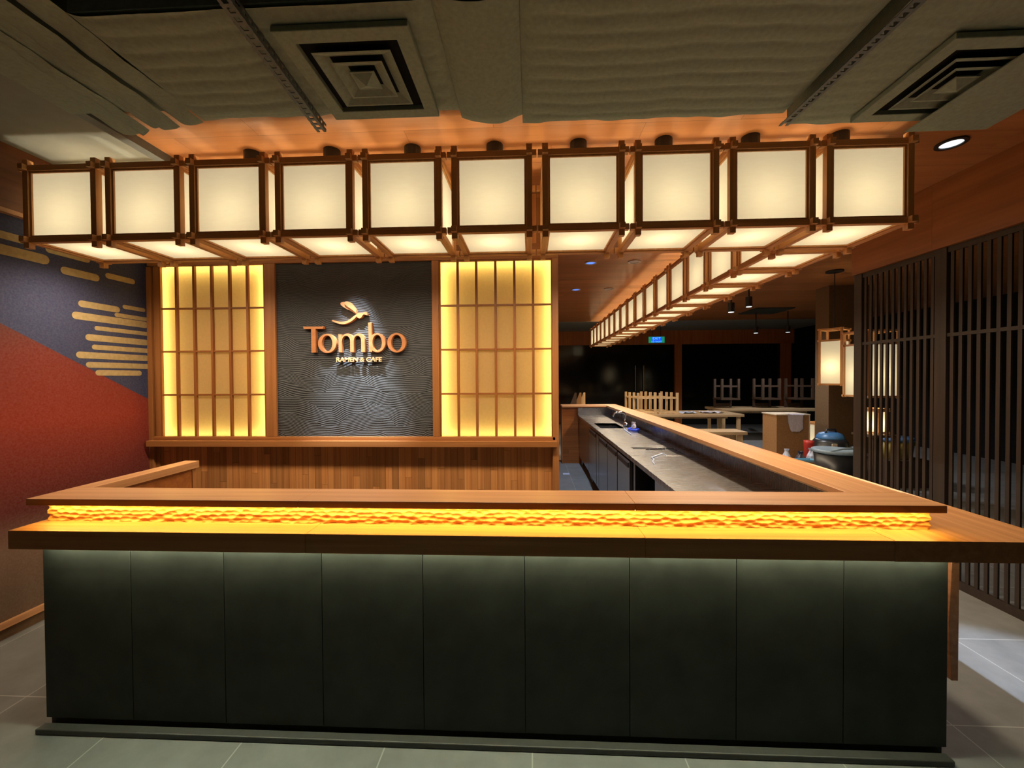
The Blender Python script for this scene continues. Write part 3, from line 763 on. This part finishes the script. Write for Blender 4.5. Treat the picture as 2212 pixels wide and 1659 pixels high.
# ------------------------------------------------------------------ hanging lanterns beyond the screen
def hanging(x, y, z0, z1, hw, rot, label, hang=.16, ceil=True):
    r = thing('hanging_lantern', label, 'lantern', (0,0,0), 'tall lanterns hanging beyond the screen')
    a = hw; t = .012; H = z1-z0
    for sx in (-1,1):
        for sy in (-1,1): MB().box(sx*a-t, sx*a+t, sy*a-t, sy*a+t, -.02, H+hang).build('post', M['frame_wood'], r)
    for z in (0, H, H+hang-.01):
        for s in (-1,1):
            MB().box(-a-.025, a+.025, s*a-t*.9, s*a+t*.9, z-t, z+t).build('rail', M['frame_wood_x'], r)
            MB().box(s*a-t*.9, s*a+t*.9, -a-.025, a+.025, z-t*.95, z+t*.95).build('rail', M['frame_wood_y'], r)
    for k in range(4):
        c, s = [(1,0),(0,1),(-1,0),(0,-1)][k]
        q = [(-a+t,0),(a-t,0),(a-t,H),(-a+t,H)]
        MB().quad(*[(c*a*.98 - s*u, s*a*.98 + c*u, v) for u, v in q]).build('paper_panel', M['paper'], r)
    if ceil:
        MB().tube([(0,0,H+hang-.02),(0,0,ZC-z0)], .006, 8).build('drop_rod', M['black'], r)
        MB().lathe([(.10,-.02),(.10,0)], (0,0,ZC-z0), 20).build('ceiling_rose', M['black'], r)
        MB().box(-a, a, -t, t, H+hang-.02, H+hang).build('crossbar', M['frame_wood_x'], r)
    lamp('bulb', 'POINT', (0,0,H*.4), BULB_W*.8, (1.0,.82,.52), r, shadow_soft_size=.03)
    r.location = (x, y, z0); r.rotation_euler.z = R(rot)
hanging(4.05, 5.6, 1.39, 1.97, .12, 35, 'tall paper lantern hanging left of the lattice screen')
hanging(4.03, 5.0, 1.26, 1.87, .17, 0, 'large paper lantern hanging behind the far lattice screen')
hanging(5.30, 7.2, .86, 1.75, .13, 0, 'paper lantern half hidden behind the brown wall, only its edge showing')
hanging(4.80, 7.05, .0, .715, .11, 12, 'small floor lantern glowing behind the vacuum cleaner', 0, False)
hanging(4.46, 5.45, .77, 1.05, .085, 20, 'small bright lantern low behind the lattice slats', .03, False)
st = thing('lantern_stand', 'dark low stand behind the lattice slats holding the small lantern', 'stand', (4.46, 5.45, 0))
MB().box(4.29, 4.63, 5.28, 5.62, .72, .75).build('stand_top', M['dark_wood'], st)
for sx in (-1,1):
    for sy in (-1,1): MB().box(4.46+sx*.14-.015, 4.46+sx*.14+.015, 5.45+sy*.14-.015, 5.45+sy*.14+.015, 0, .72).build('leg', M['dark_wood'], st)
struct('column', MB().box(4.62, 5.25, 6.50, 6.80, 0, ZC), M['brown_wall'])

# ------------------------------------------------------------------ dining room beyond
struct('trim_14', MB().box(-.5, 8.2, 13.0, 13.2, 2.53, 2.97), M['orange_wall'])
struct('trim_15', MB().box(7.80, 8.05, 12.9, 13.15, 0, 2.53), M['orange_wall'])
struct('trim_16', MB().box(4.55, 4.75, 12.95, 13.15, 0, 2.53), M['orange_wall'])
for i, (a, b_) in enumerate([(-.5,2.2),(2.2,3.45),(3.45,4.55),(4.75,7.8)]):
    struct('window_%d' % (i+1), MB().box(a, b_, 13.05, 13.08, 0, 2.53), M['glass_dark'])
for i, x in enumerate((3.32, 3.578)):
    dh = thing('door_handle', ('left' if i == 0 else 'right') + ' of the two tall brass bar handles on the dark glass doors', 'handle', (x, 12.98, 1.06), 'brass handles on the glass doors')
    MB().tube([(x,12.98,1.06),(x,12.98,1.87)], .013, 10).build('bar', M['brass'], dh)
    for z in (1.15, 1.78): MB().tube([(x,12.98,z),(x,13.05,z)], .008, 8).build('standoff', M['brass'], dh)
ex = thing('exit_sign', 'green and blue lit EXIT sign hanging from the ceiling', 'sign', (3.68, 12.0, 2.49))
MB().box(3.44, 3.915, 12.0, 12.04, 2.49, 2.685).build('casing', plain('exit_casing', (.3,.34,.34), .5), ex)
MB().box(3.452, 3.903, 11.994, 12.0, 2.502, 2.673).build('face', glow('exit_green', (.01,.30,.12), .8), ex)
MB().box(3.53, 3.83, 11.991, 11.9945, 2.508, 2.668).build('blue_field', glow('exit_blue', (.01,.10,.95), .9), ex)
MB().tube([(3.56,12.02,2.685),(3.56,12.02,2.97)], .008, 6).tube([(3.80,12.02,2.685),(3.80,12.02,2.97)], .008, 6).build('hanger_rod', M['black'], ex)
def text_mesh(s, w, h, x, y, z, mat, parent, name, depth=.002):
    cu = bpy.data.curves.new(name, 'FONT'); cu.body = s; cu.size = .1; cu.extrude = depth; cu.align_x = 'CENTER'
    to = bpy.data.objects.new('text_source', cu); COL.objects.link(to); bpy.context.view_layer.update()
    me = bpy.data.meshes.new_from_object(to.evaluated_get(bpy.context.evaluated_depsgraph_get())); bpy.data.objects.remove(to)
    xs = [v.co.x for v in me.vertices]; ys = [v.co.y for v in me.vertices]
    kx = w/(max(xs)-min(xs)); kz = h/(max(ys)-min(ys)); mx = (max(xs)+min(xs))/2; my = min(ys)
    for v in me.vertices: v.co = ((v.co.x-mx)*kx, -v.co.z, (v.co.y-my)*kz)
    me.materials.clear(); me.materials.append(mat)
    o = bpy.data.objects.new(name, me); COL.objects.link(o); o.parent = parent; o.location = Vector((x,y,z)) - parent.location
    return o
MT = glow('exit_text', (.15,.60,1.0), 1.2)
text_mesh('EXIT', .23, .065, 3.68, 11.988, 2.594, MT, ex, 'lettering')
text_mesh('LỐI THOÁT', .30, .062, 3.68, 11.988, 2.514, MT, ex, 'lettering')

def stool(h=.43, a=.17, mat=None, slab=.035):
    r = thing('wooden_stool', 'x', 'stool')
    m = mat or M['light_wood']
    MB().box(-a-.03, a+.03, -a-.03, a+.03, 0, slab).build('seat', m, r, .003)      # upside down: seat on the table
    for sx in (-1,1):
        for sy in (-1,1): MB().box(sx*a-.022, sx*a+.022, sy*a-.022, sy*a+.022, slab, h).build('leg', m, r)
    for z in (h*.75,):
        for s in (-1,1):
            MB().box(-a, a, s*a-.01, s*a+.01, z-.015, z+.015).build('stretcher', m, r)
            MB().box(s*a-.01, s*a+.01, -a, a, z-.015, z+.015).build('stretcher', m, r)
    return r
def table(x0, x1, y0, y1, label, h=.75, name='dining_table'):
    r = thing(name, label, 'table', ((x0+x1)/2, (y0+y1)/2, 0), 'dining tables')
    MB().box(x0, x1, y0, y1, h-.05, h).build('table_top', M['table_wood'], r, .004)
    for x in (x0+.08, x1-.08):
        for y in (y0+.08, y1-.08): MB().box(x-.03, x+.03, y-.03, y+.03, 0, h-.05).build('leg', M['light_wood'], r)
    MB().box(x0+.1, x1-.1, (y0+y1)/2-.02, (y0+y1)/2+.02, h-.13, h-.05).build('apron', M['light_wood'], r)
table(2.0, 4.25, 8.25, 9.25, 'long pale dining table carrying the upturned pale stools')
table(4.40, 6.70, 9.55, 10.45, 'long pale dining table carrying the upturned dark chairs')
sp_ = [(2.36, 8.52, 0), (2.80, 8.52, 0), (2.30, 8.98, 0), (2.74, 8.98, 0)]
names = ['pale stool upturned on the long table, front left','pale stool upturned on the long table, front right','pale stool upturned on the long table, back left','pale stool upturned on the long table, back right']
s0 = None
for (x, y, a), l in zip(sp_, names):
    o = stool() if s0 is None else copy_tree(s0); s0 = s0 or o
    o.location = (x, y, .75); o.rotation_euler.z = R(a); tag(o, l, 'stool', 'pale stools upturned on the table')
def chair():
    r = thing('dining_chair', 'x', 'chair'); m = M['dark_wood']; a = .19
    MB().box(-a-.03, a+.03, -a-.03, a+.03, .20, .24).build('seat', m, r)
    for sx in (-1,1):
        for sy in (-1,1): MB().box(sx*a-.025, sx*a+.025, sy*a-.025, sy*a+.025, .24, .70).build('leg', m, r)
        MB().box(sx*a-.022, sx*a+.022, a-.022, a+.022, 0, .20).build('back_post', m, r)
    MB().box(-a, a, a-.015, a+.015, .02, .10).build('backrest', m, r)
    for s in (-1,1): MB().box(-a, a, s*a-.012, s*a+.012, .50, .54).build('stretcher', m, r)
    return r
c0 = None
for (x, y), l in zip([(4.72, 10.0), (5.66, 10.0), (6.42, 10.0)], ['dark chair upturned at the left end of the far table', 'dark chair upturned in the middle of the far table', 'dark chair upturned at the right end of the far table']):
    o = chair() if c0 is None else copy_tree(c0); c0 = c0 or o
    o.location = (x, y, .75); tag(o, l, 'chair', 'dark chairs upturned on the far table')
table(.75, 1.93, 9.0, 9.6, 'long table behind the far partition with propped boards', .86)
for i, (x, l) in enumerate([(.98, 'dark'), (1.10, 'brown'), (1.20, 'pale')]):
    b = MB().prism([(x-.11,.86),(x+.05,.86),(x+.05,1.16),(x+.01,1.16)], 'Y', 9.1+.1*i, 9.14+.1*i)
    tag(b.build('propped_board', M['dark_wood'] if i == 0 else M['cardboard'] if i == 1 else M['light_wood']), '%s wedge shaped board standing on the table behind the far partition' % l, 'board', 'boards on the far table')
# blue sheets lying on the pale table
for i, (x, y, w_, l) in enumerate([(3.25, 8.55, .3, 'left'), (3.75, 8.6, .42, 'right')]):
    vs = []; n = 6
    for a in range(n+1):
        for b_ in range(n+1): vs.append((x+w_*(a/n-.5), y+.3*(b_/n-.5), .752+.035*abs(math.sin(a*1.3+i)*math.cos(b_*1.1))))
    fs = [(a*(n+1)+b_, (a+1)*(n+1)+b_, (a+1)*(n+1)+b_+1, a*(n+1)+b_+1) for a in range(n) for b_ in range(n)]
    m = MB().add(vs, fs)
    tag(m.build('crumpled_sheet', M['cloth'] if i else M['plastic_clear'], None, 0, True), 'crumpled pale sheet on the long pale table, %s of two' % l, 'sheet')
# low bench behind the side counter
table(2.75, 3.45, 6.6, 7.0, 'low pale bench just beyond the side counter', .62, 'low_bench')

# carton, cloth
bx = thing('cardboard_carton', 'tall brown cardboard carton standing beyond the side counter', 'box', (4.03, 6.6, 0))
MB().box(3.79, 4.28, 6.42, 6.80, 0, .90).build('carton_body', M['cardboard'], bx, .004)
MB().box(3.78, 4.29, 6.41, 6.81, .90, .915).build('top_flap', M['board_edge'], bx)
MB().box(4.272, 4.284, 6.412, 6.425, 0, .90).build('corner_tape', M['board_edge'], bx)
v = []; f_ = []
for k, (za, hw) in enumerate([(.918,.11),(.918,.115),(.90,.115),(.80,.112),(.70,.10),(.655,.06)]):
    yy = 6.52 if k == 0 else 6.40
    for j in range(7): v.append((4.065+hw*(j/3-1)+.012*math.sin(k*2+j), yy-.004*math.sin(j*2.2+k), za-.008*abs(math.sin(j*1.7))*(k > 3)))
for k in range(5):
    for j in range(6): q = k*7+j; f_.append((q, q+1, q+8, q+7))
tag(MB().add(v, f_).build('rag', M['cloth'], None, 0, True), 'grey rag hanging over the top of the tall cardboard carton', 'rag')
# vacuum cleaner
vc = thing('vacuum_cleaner', 'black and blue drum vacuum cleaner behind the bin', 'vacuum cleaner', (4.43, 6.2, 0))
MB().lathe([(.20,.06),(.22,.10),(.235,.36),(.24,.40)], (4.43,6.2,0), 24).build('drum', M['plastic_black'], vc, 0, True)
MB().lathe([(.245,.40),(.25,.43),(.24,.46),(.222,.48),(.215,.53),(.19,.57)], (4.43,6.2,0), 24).build('rim', M['plastic_black'], vc, 0, True)
MB().lathe([(.185,.56),(.175,.60),(.14,.645),(.09,.665),(.02,.67)], (4.46,6.24,0), 24).build('motor_head', M['plastic_blue'], vc, 0, True)
MB().tube([(4.36,6.2,.62),(4.38,6.2,.71),(4.50,6.2,.71),(4.52,6.2,.64)], .014, 8).build('handle', M['plastic_black'], vc, 0, True)
MB().box(4.30, 4.37, 5.972, 5.985, .47, .53).build('label_plate', M['board_edge'], vc)
hs = MB().tube([(4.62,6.1,.46),(4.70,6.02,.46),(4.68,5.93,.44),(4.52,5.88,.43),(4.36,5.86,.42),(4.25,5.88,.40),(4.16,5.9,.32)], .022, 10)
hs.build('hose', M['cable'], vc, 0, True)
for a in range(4): MB().lathe([(.03,0),(.035,.03),(.03,.06)], (4.43+.17*math.cos(a*math.pi/2+.7), 6.2+.17*math.sin(a*math.pi/2+.7), 0), 12).build('caster', M['plastic_black'], vc)
# bin
bn = thing('waste_bin', 'dark oval plastic bin beside the lattice screen', 'bin', (3.78, 5.2, 0))
MB().lathe([(.17,0),(.225,.55)], (3.78,5.2,0), 28).build('tub', M['plastic_black'], bn, 0, True)
MB().lathe([(.225,.55),(.245,.56),(.245,.59),(.20,.592)], (3.78,5.2,0), 28).build('rim', M['cable'], bn, 0, True)
MB().tube([(3.62,5.05,.595),(3.72,5.0,.63),(3.86,5.02,.63),(3.97,5.1,.595)], .012, 8).build('handle', M['cable'], bn, 0, True)
# bags
def bag(x, y, h, w_, mat, label, seed):
    rr = random.Random(seed); n = 14; pr = [(.75,0),(1,.12),(1.02,.5),(.8,.8),(.35,.93),(.5,1.0)]; vs = []
    for (r_, z) in pr:
        for k in range(n):
            a = 2*math.pi*k/n; q = w_*r_*(1+.16*rr.uniform(-1,1)); vs.append((x+q*math.cos(a), y+q*math.sin(a), z*h))
    fs = [(i*n+k, i*n+(k+1)%n, (i+1)*n+(k+1)%n, (i+1)*n+k) for i in range(len(pr)-1) for k in range(n)] + [tuple(range(n-1,-1,-1))]
    tag(MB().add(vs, fs).build('rubbish_bag', mat), label, 'bag', 'bags beside the carton')
bag(3.56, 5.80, .49, .06, M['plastic_clear'], 'narrow white bag standing at the front of the carton', 1)
bag(3.73, 5.78, .46, .072, M['film_dark'], 'dark plastic bag between two pale bags', 2)
bag(3.93, 5.84, .49, .085, M['plastic_clear'], 'wide pale blue bag in front of the vacuum cleaner', 4)
pk = thing('packing_tray', 'pale blue tray lying on a box in front of the bags', 'tray', (3.64, 5.59, .36))
MB().box(3.50, 3.78, 5.52, 5.66, .36, .365).box(3.50, 3.505, 5.52, 5.66, .36, .39).box(3.775, 3.78, 5.52, 5.66, .36, .39).box(3.50, 3.78, 5.52, 5.525, .36, .39).box(3.50, 3.78, 5.655, 5.66, .36, .39).build('tray_body', M['cyan'], pk)
tag(MB().box(3.48, 3.80, 5.50, 5.67, 0, .36).build('packing_box', M['cardboard']), 'low cardboard box under the pale blue tray', 'box')
tag(MB().lathe([(.05,.0),(.065,.52),(.066,.56)], (4.06, 6.1, 0), 14).build('red_canister', M['red'], None, 0, True), 'red canister standing behind the bags by the vacuum cleaner', 'canister')
# pail behind the lattice
pl = thing('paint_pail', 'yellow pail with blue lid behind the lattice screen', 'pail', (5.05, 6.38, .36))
MB().lathe([(.21,.36),(.235,.60)], (5.05,5.9,0), 24).build('pail_body', M['yellow'], pl, 0, True)
MB().lathe([(.245,.60),(.245,.63),(.22,.65)], (5.05,5.9,0), 24).build('lid', M['plastic_blue'], pl, 0, True)
tag(MB().box(4.75, 5.35, 5.62, 6.18, 0, .36).build('dark_crate', M['dark_wood'], None, .004), 'low dark crate under the yellow pail', 'crate')

# hanging spotlights in the dining room and ceiling cassette
def pendant_spot(x, y, z0, z1, label, mat):
    r = thing('pendant_spotlight', label, 'spotlight', (x, y, ZC), 'black cylinder spotlights')
    MB().tube([(x,y,z0),(x,y,z1)], .048, 16).build('cylinder', M['black'], r)
    MB().tube([(x,y,z1),(x,y,ZC)], .012, 8).build('stem', M['black'], r)
    MB().tube([(x,y,z0-.006),(x,y,z0)], .040, 16).build('lens', mat, r)
    if mat is M['white_dl']: lamp('beam', 'SPOT', (x,y,z0-.02), 60, (.90,.93,1.0), r, spot_size=R(150), spot_blend=.6, shadow_soft_size=.02)
pendant_spot(3.14, 6.5, 2.51, 2.65, 'black cylinder spotlight under the lantern row, lower left of the near pair', M['white_dl'])
pendant_spot(3.41, 6.5, 2.59, 2.74, 'black cylinder spotlight close to the lantern row, right of the near pair', M['white_dl'])
pendant_spot(4.87, 9.0, 2.44, 2.57, 'black cylinder spotlight in the far room, left of the distant pair', M['white_dl'])
pendant_spot(5.54, 9.0, 2.45, 2.58, 'black cylinder spotlight in the far room, right of the distant pair', M['white_dl'])
cs = MB().box(4.62, 5.38, 8.50, 9.25, ZC-.02, ZC)
tag(cs.build('ceiling_cassette', plain('cassette_dark', (.02,.026,.02), .6)), 'dark square ventilation cassette in the dining room ceiling', 'vent')
ls = MB().box(3.58, 3.66, 2.9, 3.75, ZC-.012, ZC)
tag(ls.build('slot_diffuser', plain('slot_dark', (.05,.05,.045), .6)), 'long thin slot vent in the timber ceiling at far right', 'vent')

fd = MB().box(.50, .60, 6.28, 6.38, .0, .004)
tag(fd.build('floor_drain', M['plastic_clear']), 'small pale square drain cover in the kitchen aisle floor', 'drain')
